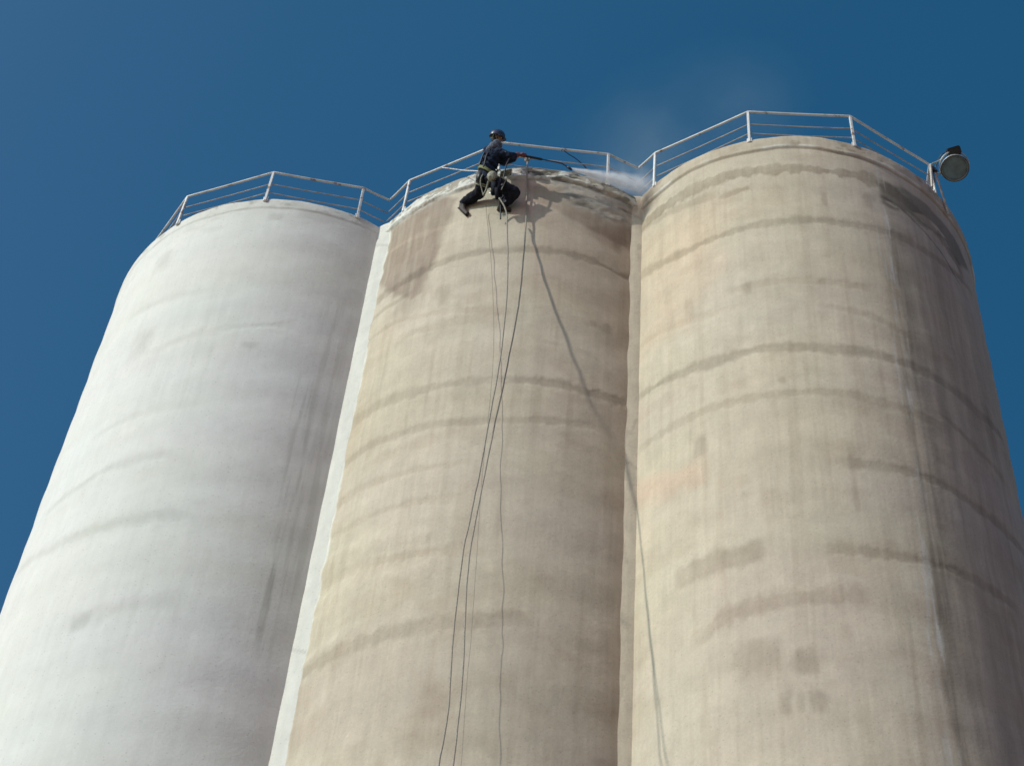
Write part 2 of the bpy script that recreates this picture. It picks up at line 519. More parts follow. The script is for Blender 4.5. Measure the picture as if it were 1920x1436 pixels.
# ---- middle silo, half washed
s1 = empty('silo', (AX[1][0], AX[1][1], 0))
tag(s1, 'dirty beige middle silo of the row, the roped worker on its rim', 'silo', silo_group)
W1 = Wall(1, TML, TR, TML, TR)
common(W1, CREAM, 200, 0.07)
relief(W1, 210, 1.15)
low, k = rim(W1, 0.42, 0.035, 0.022, 220)
S, Z = W1.S, W1.Z
bands1 = [
    ([(700, 572), (759, 527.5), (814, 497), (855, 482), (914, 471), (972, 469), (1060, 473.5), (1118, 491), (1160, 514), (1184, 522)], .125, .76),
    ([(690, 610), (720, 580), (760, 556)], .07, .85),
    ([(662, 795), (700, 765), (760, 738), (820, 724), (900, 715), (980, 712), (1060, 722), (1100, 735), (1150, 750), (1178, 757)], .14, .80),
    ([(648, 868), (690, 835), (740, 815), (800, 797), (880, 790), (960, 788), (1040, 790), (1110, 797)], .11, .84),
    ([(620, 960), (680, 915), (760, 885), (860, 870)], .10, .92),
    ([(610, 1020), (680, 975), (760, 945), (850, 935)], .10, .93),
    ([(600, 1105), (660, 1068), (740, 1045), (850, 1032)], .14, .93),
    ([(545, 1292), (590, 1250), (640, 1220), (700, 1195), (760, 1182), (820, 1172), (900, 1165), (980, 1160)], .17, .84),
    ([(690, 640), (740, 605), (800, 590), (870, 583), (950, 585)], .10, .93),
    ([(780, 622), (850, 604), (900, 600)], .13, .92),
]
for n, (pts, hw, st) in enumerate(bands1):
    m = W1.line(pts, hw, .55, .06, 230 + n, .4)
    W1.tint(m, (st, st * .985, st * .97)); W1.disp -= 0.008 * m
# ridges of thicker render between the lower lifts
for n, (pts, hw) in enumerate([([(585, 1150), (640, 1100), (720, 1075), (800, 1068)], .16), ([(560, 1260), (600, 1215), (640, 1195)], .10), ([(600, 1075), (650, 1035), (720, 1010), (820, 1000)], .14)]):
    m = W1.line(pts, hw, .9, .05, 245 + n, .5)
    W1.disp += 0.018 * m; W1.tint(m, (1.05, 1.05, 1.06))
wet = W1.poly([(728, 425), (800, 378), (858, 372), (850, 400), (836, 440), (822, 485), (806, 520), (792, 552), (765, 570), (738, 560), (712, 520)], .10, .22, 250)
wet = np.maximum(wet, .65 * W1.poly([(738, 520), (800, 520), (786, 560), (765, 598), (742, 590)], .16, .3, 252) * (0.6 + .5 * fbm(S * 9, Z * .6, 253)))
wet = wet * (.82 + .3 * fbm(S * 10, Z * .9, 254, 4))
W1.tint(wet, (.54, .49, .485))
W1.tint(W1.line([(735, 470), (790, 440), (835, 425)], .06, .8, .05, 255) * .8, (1.22, 1.2, 1.2))
W1.tint(W1.poly([(990, 380), (1060, 395), (1120, 415), (1184, 420), (1184, 640), (1140, 640), (1090, 560), (1020, 520)], .5, .3, 256), (.90, .865, .87))
W1.tint(W1.poly([(985, 345), (1050, 352), (1100, 378), (1184, 415), (1184, 468), (1120, 436), (1060, 404), (1000, 378)], .10, .2, 258) * (.85 + .3 * fbm(S * 8, Z * 1.5, 257)), (.66, .625, .60))  # damp zone under the rim, with the worker's arm and lance shadow painted in
W1.tint(W1.poly([(1098, 425), (1184, 430), (1184, 470), (1140, 468)], .12, .2, 259), (.84, .80, .79))
for n, (q, st) in enumerate([((820, 540, 840, 572), .86), ((845, 555, 900, 568), .92), ((868, 518, 915, 528), .92), ((1150, 450, 1165, 480), .82), ((1108, 600, 1118, 615), .84), ((1130, 605, 1148, 630), .84), ((1010, 635, 1055, 650), .90),
                             ((690, 830, 720, 850), .95), ((905, 1055, 935, 1075), 1.08), ((850, 1140, 880, 1158), 1.10), ((640, 1200, 660, 1215), 1.06)]):
    W1.tint(W1.blob(*q, .5, .5, 260 + n), (st, st * .99, st * .98))
W1.tint(W1.poly([(790, 1290), (830, 1260), (850, 1330), (840, 1400), (720, 1400), (730, 1375), (780, 1350)], .2, .35, 275) * (.7 + .4 * fbm(S * 7, Z * .7, 276)), (.86, .83, .82))
W1.tint(W1.poly([(540, 1300), (700, 1230), (840, 1220), (860, 1436), (520, 1436)], .5, .4, 277), (.955, .93, .95))
W1.tint(W1.poly([(640, 900), (700, 720), (760, 600), (700, 600), (600, 1050)], .5, .4, 278), (1.0, .96, .95))
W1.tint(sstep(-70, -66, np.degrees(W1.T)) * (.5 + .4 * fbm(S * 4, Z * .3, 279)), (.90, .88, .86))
# flaking white scale and moss on the rim
up = (H - Z)
zone = 1 - sstep(.30, .62, up + .16 * fbm(S * 1.1, Z * .8, 281, 4))
W1.mix(zone * .8, np.array((.37, .335, .275)))
f1 = fbm(S * 4.2, Z * 7, 280, 5, .62); f2 = fbm(S * 11, Z * 15, 283, 3)
flake = zone * sstep(-.02, .14, f1 * .7 + f2 * .45 + .10 * sstep(.12, .3, up)) * sstep(.05, .14, up + .08 * f1)
lipw = np.exp(-((Z - low - .03 + .05 * f1) / .055) ** 2) * sstep(-.22, .05, fbm(S * 3.2, Z * 3, 282, 5))
W1.mix(np.clip(flake * .9 + lipw * .95, 0, .95), np.array((.76, .745, .68)))
W1.disp += .014 * flake + .012 * lipw
moss = sstep(.08, .26, fbm(S * 2.6, Z * 6, 284, 5, .6)) * zone
W1.mix(moss * .9 * sstep(RD(-103), RD(-96), W1.T), np.array((.085, .08, .055)))
W1.mix(sstep(.12, .35, fbm(S * 3.1, Z * 5, 285, 5)) * zone * .6 * (1 - sstep(.05, .22, up)), np.array((.16, .14, .10)))
fill = W1.poly([(1020, 342), (1085, 348), (1140, 372), (1184, 390), (1184, 422), (1130, 414), (1060, 374)], .16, .22, 286, 3)
W1.mix(fill * (.35 + .55 * sstep(-.1, .25, fbm(S * 3.2, Z * 11, 288, 5, .6))), np.array((.43, .41, .355)))
W1.mix(fill * sstep(.0, .32, fbm(S * 1.8, Z * 7, 290, 5, .6)) * .75, np.array((.17, .155, .125)))
W1.disp += .02 * fill * fbm(S * 5, Z * 6, 288, 5)
W1.tint((1 - sstep(0, .06, np.abs(Z - low + .05))) * .5, (.7, .68, .66))
# white paint lapping over from the neighbouring corner strip
lap = 1 - sstep(-0.02, 0.03, (W1.T - RD(-144.3)) * R - .10 * fbm(S * 2, Z * .9, 292, 5) - .05 * fbm(S * 6, Z * 4, 293, 4))
W1.mix(lap * .96, WHITE * np.array((.98, .955, .90)))
W1.tint(sstep(.1, .5, fbm(S * 9, Z * .35, 294, 4)) * .8, (.92, .905, .89))
W1.tint(sstep(.15, .5, fbm(S * 1.1, Z * 1.6, 296, 5)) * .8, (.93, .905, .89))
W1.tint(sstep(.2, .5, fbm(S * .9, Z * 1.1, 298, 5)) * .8, (1.06, 1.06, 1.07))
W1.build(s1)

# ---- right silo
s2 = empty('silo', (AX[2][0], AX[2][1], 0))
tag(s2, 'stained beige concrete silo at the right end of the row, floodlight on its rim', 'silo', silo_group)
W2 = Wall(2, TML, RD(117.6), TML, RD(-8))
common(W2, CREAM, 300, 0.07)
relief(W2, 310, 0.9)
low, k = rim(W2, 0.46, 0.035, 0.008, 320)
S, Z = W2.S, W2.Z
bands2 = [
    ([(1202, 517), (1240, 494), (1290, 470), (1340, 448), (1390, 430), (1440, 418), (1480, 413), (1540, 414), (1600, 422), (1660, 436), (1720, 462), (1780, 505), (1815, 540)], .13, .76),
    ([(1200, 742), (1250, 712), (1290, 695), (1340, 676), (1400, 660), (1480, 650), (1540, 651), (1600, 657), (1660, 671), (1713, 690), (1782, 727), (1834, 775), (1876, 817)], .13, .76),
    ([(1210, 835), (1270, 795), (1340, 764), (1400, 748), (1466, 738), (1518, 735), (1597, 738), (1645, 752), (1700, 768), (1760, 800)], .12, .86),
    ([(1590, 866), (1640, 873), (1700, 884), (1760, 905), (1830, 950), (1900, 1012), (1919, 1035)], .12, .80),
    ([(1560, 1028), (1640, 1036), (1700, 1047), (1770, 1062), (1830, 1090), (1900, 1135)], .12, .82),
    ([(1205, 432), (1245, 405), (1290, 385), (1330, 372)], .12, .86),
    ([(1780, 790), (1830, 840), (1880, 900)], .10, .82),
    ([(1380, 545), (1450, 530), (1540, 527), (1620, 540)], .10, .93),
    ([(1560, 575), (1640, 595), (1700, 630)], .09, .88),
    ([(1215, 640), (1290, 600), (1380, 575)], .10, .95),
]
for n, (pts, hw, st) in enumerate(bands2):
    m = W2.line(pts, hw, .5, .06, 330 + n, .4)
    W2.tint(m, (st, st * .985, st * .965)); W2.disp -= 0.006 * m
# water-darkened course under the rim
m = W2.line([(1206, 422), (1240, 392), (1288, 361), (1342, 338), (1397, 323), (1451, 317), (1505, 317), (1559, 321), (1613, 331), (1650, 343), (1690, 372), (1730, 408), (1770, 455), (1800, 505)], .20, .25, .05, 345, .3)
W2.tint(m, (.70, .675, .645))
W2.tint(W2.line([(1660, 372), (1690, 392), (1730, 430), (1765, 475), (1795, 525)], .06, .5, .04, 346, .2), (.6, .6, .6))
dk = W2.poly([(1648, 338), (1691, 352), (1720, 372), (1750, 396), (1780, 432), (1800, 468), (1815, 505), (1802, 500), (1776, 458), (1745, 430), (1708, 405), (1690, 396), (1650, 378)], .09, .16, 348, 2.5)
dk = dk * sstep(RD(-79), RD(-71), W2.T)
dk = dk * (1 - W2.poly([(1660, 377), (1674, 380), (1690, 391), (1676, 388)], .03, .05, 349)) * (1 - W2.poly([(1710, 397), (1730, 402), (1756, 424), (1772, 445), (1750, 432), (1722, 410)], .03, .05, 349))
W2.tint(dk, (.52, .53, .52))
W2.tint(W2.line([(1352, 370), (1378, 361), (1403, 353)], .10, .4, .03, 347, .08), (.78, .75, .72))
m = W2.line([(1272, 1085), (1310, 1066), (1350, 1052), (1390, 1043), (1428, 1034)], .20, .4, .06, 350, .12)
W2.tint(m, (.80, .775, .765))
m = W2.line([(1320, 1192), (1350, 1165), (1390, 1145), (1440, 1130), (1500, 1120), (1560, 1116), (1620, 1118)], .24, .5, .06, 351, .3)
W2.tint(m, (.83, .80, .79))
for n, (q, st) in enumerate([((1378, 1200, 1470, 1262), .86), ((1478, 1212, 1533, 1256), .80), ((1460, 1298, 1488, 1345), .83), ((1492, 1300, 1512, 1335), .86), ((1520, 1298, 1556, 1335), .80), ((1298, 825, 1322, 852), .82),
                             ((1392, 532, 1410, 550), .84), ((1532, 520, 1552, 540), .86), ((1460, 705, 1475, 720), .86), ((1540, 360, 1552, 385), .85), ((1620, 360, 1645, 398), .80), ((1590, 840, 1610, 880), .92),
                             ((1575, 1165, 1600, 1200), .92), ((1595, 880, 1612, 950), .90), ((1750, 830, 1790, 880), .84), ((1284, 565, 1300, 590), .9), ((1660, 500, 1690, 560), .86)]):
    W2.tint(W2.blob(*q, .45, .5, 360 + n), (st, st * .985, st * .975))
W2.tint(W2.poly([(1195, 960), (1200, 905), (1260, 880), (1325, 860), (1335, 890), (1270, 925)], .25, .3, 380), (1.06, .95, .93))
W2.tint(W2.poly([(1200, 460), (1340, 380), (1360, 500), (1300, 600), (1200, 660)], .5, .4, 381), (1.04, .975, .95))
W2.tint(W2.poly([(1330, 1080), (1600, 1040), (1640, 1140), (1600, 1300), (1560, 1436), (1340, 1436)], .4, .4, 382), (.96, .935, .955))
# the drain-line: a seam of pale drips and soot running down
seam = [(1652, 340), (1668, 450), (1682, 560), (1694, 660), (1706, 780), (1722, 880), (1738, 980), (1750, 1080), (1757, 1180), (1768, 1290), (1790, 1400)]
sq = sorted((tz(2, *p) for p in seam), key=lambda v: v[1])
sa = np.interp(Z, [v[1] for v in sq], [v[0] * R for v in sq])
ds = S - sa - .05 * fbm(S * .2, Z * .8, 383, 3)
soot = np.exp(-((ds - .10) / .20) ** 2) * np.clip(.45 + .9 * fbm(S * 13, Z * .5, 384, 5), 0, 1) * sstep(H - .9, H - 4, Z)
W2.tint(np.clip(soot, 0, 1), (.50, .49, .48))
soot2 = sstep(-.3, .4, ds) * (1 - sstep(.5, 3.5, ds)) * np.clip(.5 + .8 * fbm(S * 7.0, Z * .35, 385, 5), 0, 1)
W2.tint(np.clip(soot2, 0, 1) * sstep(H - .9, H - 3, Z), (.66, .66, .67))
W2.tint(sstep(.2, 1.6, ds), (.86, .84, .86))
drip = np.exp(-(ds / .06) ** 2) * sstep(.0, .3, fbm(S * 16, Z * 1.0, 386, 5))
W2.mix(drip * .8, np.array((.64, .61, .55)))
drip2 = np.exp(-((ds + .16) / .12) ** 2) * sstep(.1, .4, fbm(S * 14, Z * .8, 388, 5))
W2.mix(drip2 * .5, np.array((.63, .60, .54)))
W2.tint(sstep(.1, .5, fbm(S * 9, Z * .35, 395, 4)) * .8, (.92, .905, .89))
W2.tint(sstep(.15, .5, fbm(S * 1.1, Z * 1.6, 396, 5)) * .8, (.93, .905, .89))
W2.tint(sstep(.2, .5, fbm(S * .9, Z * 1.1, 398, 5)) * .8, (1.06, 1.055, 1.06))
st2 = sstep(.15, .6, fbm(S * 6.5, Z * .22, 387, 4)) * sstep(30, 24, Z) * sstep(-1.9, -.4, ds)
W2.tint(st2 * .6, (.80, .77, .76))
# rim ring: pale ridge on its lip, dark joint beneath, tie marks
lipw = (1 - sstep(0.02, 0.07, np.abs(Z - low - .03))) * sstep(-.1, .3, fbm(S * 2.2, Z * 3, 390, 5))
W2.tint(k * (.5 + .4 * fbm(S * 1.2, Z * 4, 391)), (.88, .86, .84))
W2.mix(lipw * .75, np.array((.70, .675, .60)))
W2.tint((1 - sstep(.005, .045, np.abs(Z - low + .035))) * .8, (.62, .59, .56))
W2.mix(k * sstep(.2, .5, fbm(S * 2.2, Z * 5, 392, 5)) * .45, np.array((.68, .65, .57)))
W2.tint(k * sstep(.25, .5, fbm(S * 3.3, Z * 4, 394, 5)) * .7, (.62, .58, .53))
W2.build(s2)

# ---- corner strips filling the cusps between the lobes
def strip(ia, ta, ib, tb, base, seed, parent, dark_patches):
    a0 = cyl(ia, ta, 0, -.012); b0 = cyl(ib, tb, 0, -.012)
    nz_ = 460; nu = 14
    zs = np.concatenate([np.linspace(-.2, 19, 20, endpoint=False), np.linspace(19, H - .015, nz_)])
    bm = bmesh.new()
    lay = bm.verts.layers.float_color.new('paint')
    d = (b0 - a0); dh = d.normalized(); a0 = a0 - dh * .09; b0 = b0 + dh * .09   # its edges run into both walls
    nrm = Vector((d.y, -d.x, 0)).normalized()
    rows = []
    for z in zs:
        row = []
        for j in range(nu + 1):
            u = j / nu
            p = a0.lerp(b0, u) + nrm * (.02 * math.sin(math.pi * u) + .006 * mnoise.noise(Vector((u * 2, z * 1.1, seed))))
            v = bm.verts.new((p.x, p.y, z))
            n1 = mnoise.fractal(Vector((u * 1.2, z * .9, seed + 3)), 1, 2, 5)
            n2 = mnoise.fractal(Vector((u * 2.5, z * 3, seed + 9)), 1, 2, 5)
            c = np.array(base) * (1 + .07 * n1 + .06 * n2)
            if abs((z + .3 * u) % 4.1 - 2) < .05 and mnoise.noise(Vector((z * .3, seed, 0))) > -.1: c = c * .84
            if dark_patches and n1 > .35: c = c * .86  # random darker patches on the beige strip
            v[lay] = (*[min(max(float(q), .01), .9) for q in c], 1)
            row.append(v)
        rows.append(row)
    for r0, r1 in zip(rows[:-1], rows[1:]):
        for j in range(nu):
            bm.faces.new((r0[j], r0[j + 1], r1[j + 1], r1[j]))
    back = bm.verts.new(((a0.x + b0.x) / 2 - nrm.x * .35, (a0.y + b0.y) / 2 - nrm.y * .35, H - .015))
    back[lay] = (*base, 1)
    for j in range(nu):
        bm.faces.new((rows[-1][j], rows[-1][j + 1], back))
    obj('corner_strip', bm, M_CONC if dark_patches else M_CONW, parent)

strip(0, RD(-62.3), 1, RD(-144.6), WHITE * np.array((1, .99, .96)), 4.0, s0, False)
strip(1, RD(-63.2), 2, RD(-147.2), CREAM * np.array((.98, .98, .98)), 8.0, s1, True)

# ---------------------------------------------------------------- railings
RAIL_H = 1.14
def railing(i, degs, label, open_ends=(True, True)):
    root = empty('railing', cyl(i, RD(degs[len(degs) // 2][0]), H))
    tag(root, label, 'railing', 'railings round the silo tops')
    tops = []
    for dg, has_post, hz, *ins in degs:
        th = RD(dg)
        tops.append((th, hz, ins[0] if ins else 0.0))
        if has_post:
            bm = bmesh.new()
            out = Vector((math.cos(th), math.sin(th), 0))
            bar(bm, cyl(i, th, H - .14, .045), cyl(i, th, H + hz - .01, .02), .056, .045, out, .008)
            bar(bm, cyl(i, th, H - .13, .034), cyl(i, th, H + .02, .034), .11, .022, out, .004)
            obj('post', bm, M_RAIL, root, False)
    def run(name, frac, r, m, off):
        bm = bmesh.new()
        pts = []
        for (a, ha, ia_), (b, hb, ib_) in zip(tops[:-1], tops[1:]):
            p, q = cyl(i, a, H + ha * frac, off - ia_), cyl(i, b, H + hb * frac, off - ib_)
            n = 10
            for kk in range(n):
                x = p.lerp(q, kk / n)
                x.z += -.012 * math.sin(math.pi * kk / n) + .004 * mnoise.noise(x * 1.7)
                pts.append(x)
        pts.append(cyl(i, tops[-1][0], H + tops[-1][1] * frac, off - tops[-1][2]))
        # straight tube pieces with tight corners
        tube(bm, pts, r, 10)
        obj(name, bm, m, root)
    run('top_rail', 1.0, .026, M_RAIL, .02)
    run('mid_rail', .57, .0125, M_RUST, .005)
    run('mid_rail', .24, .0125, M_RUST, .005)
    return root

railing(0, [(-232, 0, 1.04, 1.2), (-200, 0, 1.04, .9), (-166, 0, 1.03, .12), (-128.3, 1, 1.03), (-98.6, 1, 1.07), (-70.0, 1, 1.12), (-60.8, 0, 1.15)],
        'white steel railing on the white silo top, lower left of the photo')
railing(1, [(-147.6, 0, 1.14), (-138.3, 1, 1.16), (-105.6, 1, 1.13), (-72.1, 1, 1.18), (-61.8, 0, 1.21)],
        'white steel railing on the middle silo top, behind the worker in dark clothes')
railing(2, [(-149.0, 0, 1.32), (-141.4, 1, 1.27), (-109.3, 1, 1.16), (-78.3, 1, 1.16), (-48.4, 1, 1.10), (-22, 0, 1.1, .9), (20, 0, 1.1, 1.1), (70, 0, 1.1, 1.1)],
        'white steel railing on the right silo top, highest of the three, ending at the floodlight')


# ---------------------------------------------------------------- the worker on ropes
T0 = RD(-105)
NRM = Vector((math.cos(T0), math.sin(T0), 0))            # out of the wall
TAN = Vector((-math.sin(T0), math.cos(T0), 0))           # along the wall, to the right in the photo
UPV = Vector((0, 0, 1))
def J(px, py, d):
    return V(1, px, py, d)

def G(px, py, d):
    return V(1, px, py, d * .54)

def capsules(bm, chain, seg=14):
    """round cones and balls along a chain of (point, radius)"""
    for (p, r), (q, r2) in zip(chain[:-1], chain[1:]):
        n = 7
        for k in range(n + 1):
            t = k / n
            c = p.lerp(q, t); rr = r + (r2 - r) * t
            bmesh.ops.create_icosphere(bm, subdivisions=2, radius=rr, matrix=Matrix.Translation(c))

def oval(bm, c, ax, ay, az, rx, ry, rz):
    m = Matrix(((ax.x * rx, ay.x * ry, az.x * rz, c.x), (ax.y * rx, ay.y * ry, az.y * rz, c.y), (ax.z * rx, ay.z * ry, az.z * rz, c.z), (0, 0, 0, 1)))
    bmesh.ops.create_icosphere(bm, subdivisions=3, radius=1.0, matrix=m)

def blend(name, bm, m, parent, voxel=0.012, smooth=6, fold=0.0, fscale=0.09):
    """fuse the overlapping pieces into one continuous skin"""
    me = bpy.data.meshes.new(name)
    bm.to_mesh(me); bm.free()
    o = bpy.data.objects.new(name, me)
    COL.objects.link(o)
    rm = o.modifiers.new('r', 'REMESH'); rm.mode = 'VOXEL'; rm.voxel_size = voxel
    sm = o.modifiers.new('s', 'SMOOTH'); sm.iterations = smooth; sm.factor = 0.5
    if fold:
        tx = bpy.data.textures.new(name, 'CLOUDS'); tx.noise_scale = fscale; tx.noise_depth = 2
        dm = o.modifiers.new('d', 'DISPLACE'); dm.texture = tx; dm.strength = fold; dm.mid_level = 0.5; dm.texture_coords = 'GLOBAL'
    dg = bpy.context.evaluated_depsgraph_get()
    me2 = bpy.data.meshes.new_from_object(o.evaluated_get(dg))
    bpy.data.objects.remove(o)
    me2.name = name
    for p in me2.polygons: p.use_smooth = True
    me2.materials.clear()
    return link(name, me2, m, parent)

# joints
pelvis = G(913, 333, .72); hipL = G(907, 337, .72); hipR = G(921, 338, .74)
waist = G(915, 318, .78); chest = G(921, 296, .93); neckb = G(929, 277, 1.03); headc = G(932, 258.5, 1.10)
shL = G(915, 283, .86); shR = G(935, 286, 1.08)
kneeL = G(899, 362, .34); ankL = G(868, 381, .17); toeL = G(876, 401, .07); heelL = G(865, 390, .10)
kneeR = G(963, 362, .46); ankR = G(942, 386, .17); toeR = G(955, 393, .08); heelR = G(937, 391, .10)
elbR = G(955, 293, 1.02); wrR = G(975, 290.5, .90)
elbL = G(944, 304, .74); wrL = G(966, 299, .80)
gripR = G(982, 292.3, .87); gripL = G(970, 291.2, .89)
LDIR = (G(1050, 306, .55) - gripR).normalized()

worker = None
# body: head, face, neck, trunk, limbs and bare wrists in one mesh
hx = (TAN * .93 - UPV * .16 - NRM * .30).normalized()    # the way the face looks
hz = (UPV * .80 + NRM * .52); hz = (hz - hx * hz.dot(hx)).normalized()
hy = hz.cross(hx)
bm = bmesh.new()
oval(bm, headc, hx, hy, hz, .098, .076, .118)
oval(bm, headc + hx * .045 - hz * .06, hx, hy, hz, .058, .056, .06)      # jaw
capsules(bm, [(headc + hx * .098 + hz * .015, .012), (headc + hx * .118 - hz * .022, .017)])   # nose
for sgn in (-1, 1):
    oval(bm, headc + hy * sgn * .078 - hz * .005 - hx * .008, hx, hy, hz, .022, .010, .034)     # ear
    oval(bm, headc + hx * .085 + hy * sgn * .033 + hz * .022, hx, hy, hz, .016, .022, .009)     # brow
oval(bm, headc + hx * .098 - hz * .058, hx, hy, hz, .012, .026, .008)                           # lips
capsules(bm, [(headc - hz * .08 - hx * .01, .058), (neckb, .062)])
capsules(bm, [(neckb, .06), (chest, .09), (waist, .085), (pelvis, .09)])
capsules(bm, [(shL, .05), (elbL, .042), (wrL, .028)])
capsules(bm, [(shR, .05), (elbR, .042), (wrR, .028)])
capsules(bm, [(hipL, .06), (kneeL, .045), (ankL, .036)])
capsules(bm, [(hipR, .06), (kneeR, .045), (ankR, .036)])
worker = blend('person', bm, M_SKIN, None, .010, 3)
tag(worker, 'worker in dark clothes and helmet roped to the silo rim, aiming a washing lance', 'person')
for sgn in (-1, 1):
    bm = bmesh.new()
    bmesh.ops.create_uvsphere(bm, u_segments=12, v_segments=8, radius=.012, matrix=Matrix.Translation(headc + hx * .088 + hy * sgn * .032 + hz * .006))
    obj('eye', bm, M_WHITE, worker)
bm = bmesh.new()
oval(bm, headc - hx * .030 - hz * .03, hx, hy, hz, .092, .090, .10)
oval(bm, headc - hx * .02 - hz * .10, hx, hy, hz, .075, .078, .06)
blend('hair', bm, M_HAIR, worker, .012, 2, .01, .03)

# clothing
bm = bmesh.new()
def lerp(a, b, t): return a.lerp(b, t)
sx = (shR - shL).normalized()
bk = (neckb - pelvis).normalized()
fwd = sx.cross(bk).normalized()
for t, a_, b_ in ((0, .23, .19), (.18, .23, .19), (.36, .235, .19), (.54, .245, .195), (.7, .25, .185), (.85, .23, .165), (.95, .17, .13)):
    spine = [pelvis, waist, chest, neckb]
    u = t * 3; q = min(int(u), 2)
    oval(bm, spine[q].lerp(spine[q + 1], u - q), sx, fwd, bk, a_, b_, .12)
capsules(bm, [(lerp(neckb, shL, .5), .09), (shL, .115), (lerp(shL, elbL, .5), .095), (elbL, .088), (lerp(elbL, wrL, .6), .058), (lerp(elbL, wrL, .9), .052)])
capsules(bm, [(lerp(neckb, shR, .5), .09), (shR, .115), (lerp(shR, elbR, .5), .098), (elbR, .088), (lerp(elbR, wrR, .5), .066)])
capsules(bm, [(neckb - bk * .02, .085), (neckb + bk * .05, .075)])
jacket = blend('jacket', bm, M_NAVY, worker, .012, 4, .03, .07)
bm = bmesh.new()
oval(bm, pelvis, sx, fwd, bk, .21, .17, .16)
capsules(bm, [(hipL, .15), (lerp(hipL, kneeL, .5), .128), (kneeL, .125), (lerp(kneeL, ankL, .45), .122), (lerp(kneeL, ankL, .95), .092)])
capsules(bm, [(hipR, .155), (lerp(hipR, kneeR, .5), .145), (kneeR, .145), (lerp(kneeR, ankR, .45), .125), (lerp(kneeR, ankR, .95), .09)])
blend('trousers', bm, M_TROU, worker, .012, 5, .035, .08)
# grey hood lying on the shoulders
bm = bmesh.new()
hb = G(926, 277.5, 1.16)
oval(bm, hb, TAN, NRM, UPV, .125, .13, .10)
oval(bm, G(932, 271.5, 1.14), TAN, NRM, UPV, .115, .12, .075)
oval(bm, G(918.5, 282, 1.12), TAN, NRM, UPV, .085, .10, .075)
oval(bm, neckb + bk * .03, sx, fwd, bk, .12, .11, .06)
blend('hood', bm, M_HOOD, worker, .011, 4, .025, .05)
bm = bmesh.new()
oval(bm, headc - hz * .115 - hx * .005, hx, hy, hz, .088, .088, .07)
blend('scarf', bm, M_NAVY, worker, .011, 3, .02, .03)
# sleeve flash
bm = bmesh.new()
c0 = lerp(shR, elbR, .45) + NRM * .072 - UPV * .03
tube(bm, smoothline([c0 - TAN * .07 + UPV * .025, c0 + UPV * .012 + NRM * .008, c0 + TAN * .07 - UPV * .03], 4), .013, 6)
obj('sleeve_flash', bm, M_WEB, worker)
# boots
for kn, an, heel, toe in ((kneeL, ankL, heelL, toeL), (kneeR, ankR, heelR, toeR)):
    bm = bmesh.new()
    capsules(bm, [(lerp(an, kn, .28), .080), (an, .072), (heel, .060)])
    capsules(bm, [(heel, .058), (lerp(heel, toe, .6), .056), (toe, .046)])
    capsules(bm, [(an, .055), (lerp(heel, toe, .5), .050)])
    bt = blend('boot', bm, M_BOOT, worker, .009, 3, .008, .03)
    bm = bmesh.new()
    fd = (toe - heel).normalized()
    dn = ((heel + toe) / 2 - an); dn = (dn - fd * dn.dot(fd)).normalized()
    a = heel - fd * .05 + dn * .046; b = toe + fd * .045 + dn * .040
    bar(bm, a, b, .095, .024, dn, .008)
    obj('sole', bm, M_SOLE, bt)

# helmet with peak, rim band and chin strap
bm = bmesh.new()
hc = headc + hz * .035 - hx * .006
prof = []
for k in range(9):
    a = k / 8 * math.pi / 2
    prof.append((.140 * math.sin(a), .148 * math.cos(a)))
lathe(bm, hc, hz, [(-.035, .140), (-.038, .152), (-.008, .150)] + prof, 28)
for v in bm.verts:
    d = v.co - hc
    x = d.dot(hx)
    v.co += hx * (x * .10)
helm = obj('helmet', bm, M_HELM, worker)
bm = bmesh.new()
for sgn in (-.5, 0, .5):                                  # shell ridges
    pts = []
    for k in range(13):
        a = math.pi * (.08 + .84 * k / 12)
        pts.append(hc + hx * (math.cos(a) * .164) + hz * (math.sin(a) * .143 * math.sqrt(1 - (sgn * .5) ** 2)) + hy * sgn * .075 * math.sin(a))
    tube(bm, pts, .008, 6)
obj('ridge', bm, M_HELM, helm)
bm = bmesh.new()
n = 14
rows = []
for k in range(n + 1):
    a = -math.pi * .42 + math.pi * .84 * k / n
    d = hx * math.cos(a) + hy * math.sin(a)
    i_ = hc + hx * math.cos(a) * .158 + hy * math.sin(a) * .145 - hz * .012
    o_ = i_ + d * .05 * math.cos(a) - hz * .022
    rows.append([bm.verts.new(q) for q in (i_ + hz * .006, o_ + hz * .004, o_ - hz * .004, i_ - hz * .006)])
for r0, r1 in zip(rows[:-1], rows[1:]):
    for j in range(4):
        bm.faces.new((r0[j], r0[(j + 1) % 4], r1[(j + 1) % 4], r1[j]))
bm.faces.new(rows[0]); bm.faces.new(rows[-1])
obj('peak', bm, M_HELM, helm)
bm = bmesh.new()
for sgn in (-1, 1):
    tube(bm, smoothline([hc + hy * sgn * .118 - hx * .03 - hz * .02, headc + hy * sgn * .09 - hz * .05 + hx * .0, headc + hx * .05 + hy * sgn * .05 - hz * .115], 4), .008, 6)
tube(bm, smoothline([hc - hx * .13 - hz * .015, hc - hx * .115 - hz * .06 + hy * .03, hc - hx * .09 - hz * .07 - hy * .04, hc - hx * .06 - hz * .02 - hy * .11], 4), .014, 6)
obj('chin_strap', bm, M_WEB, helm)

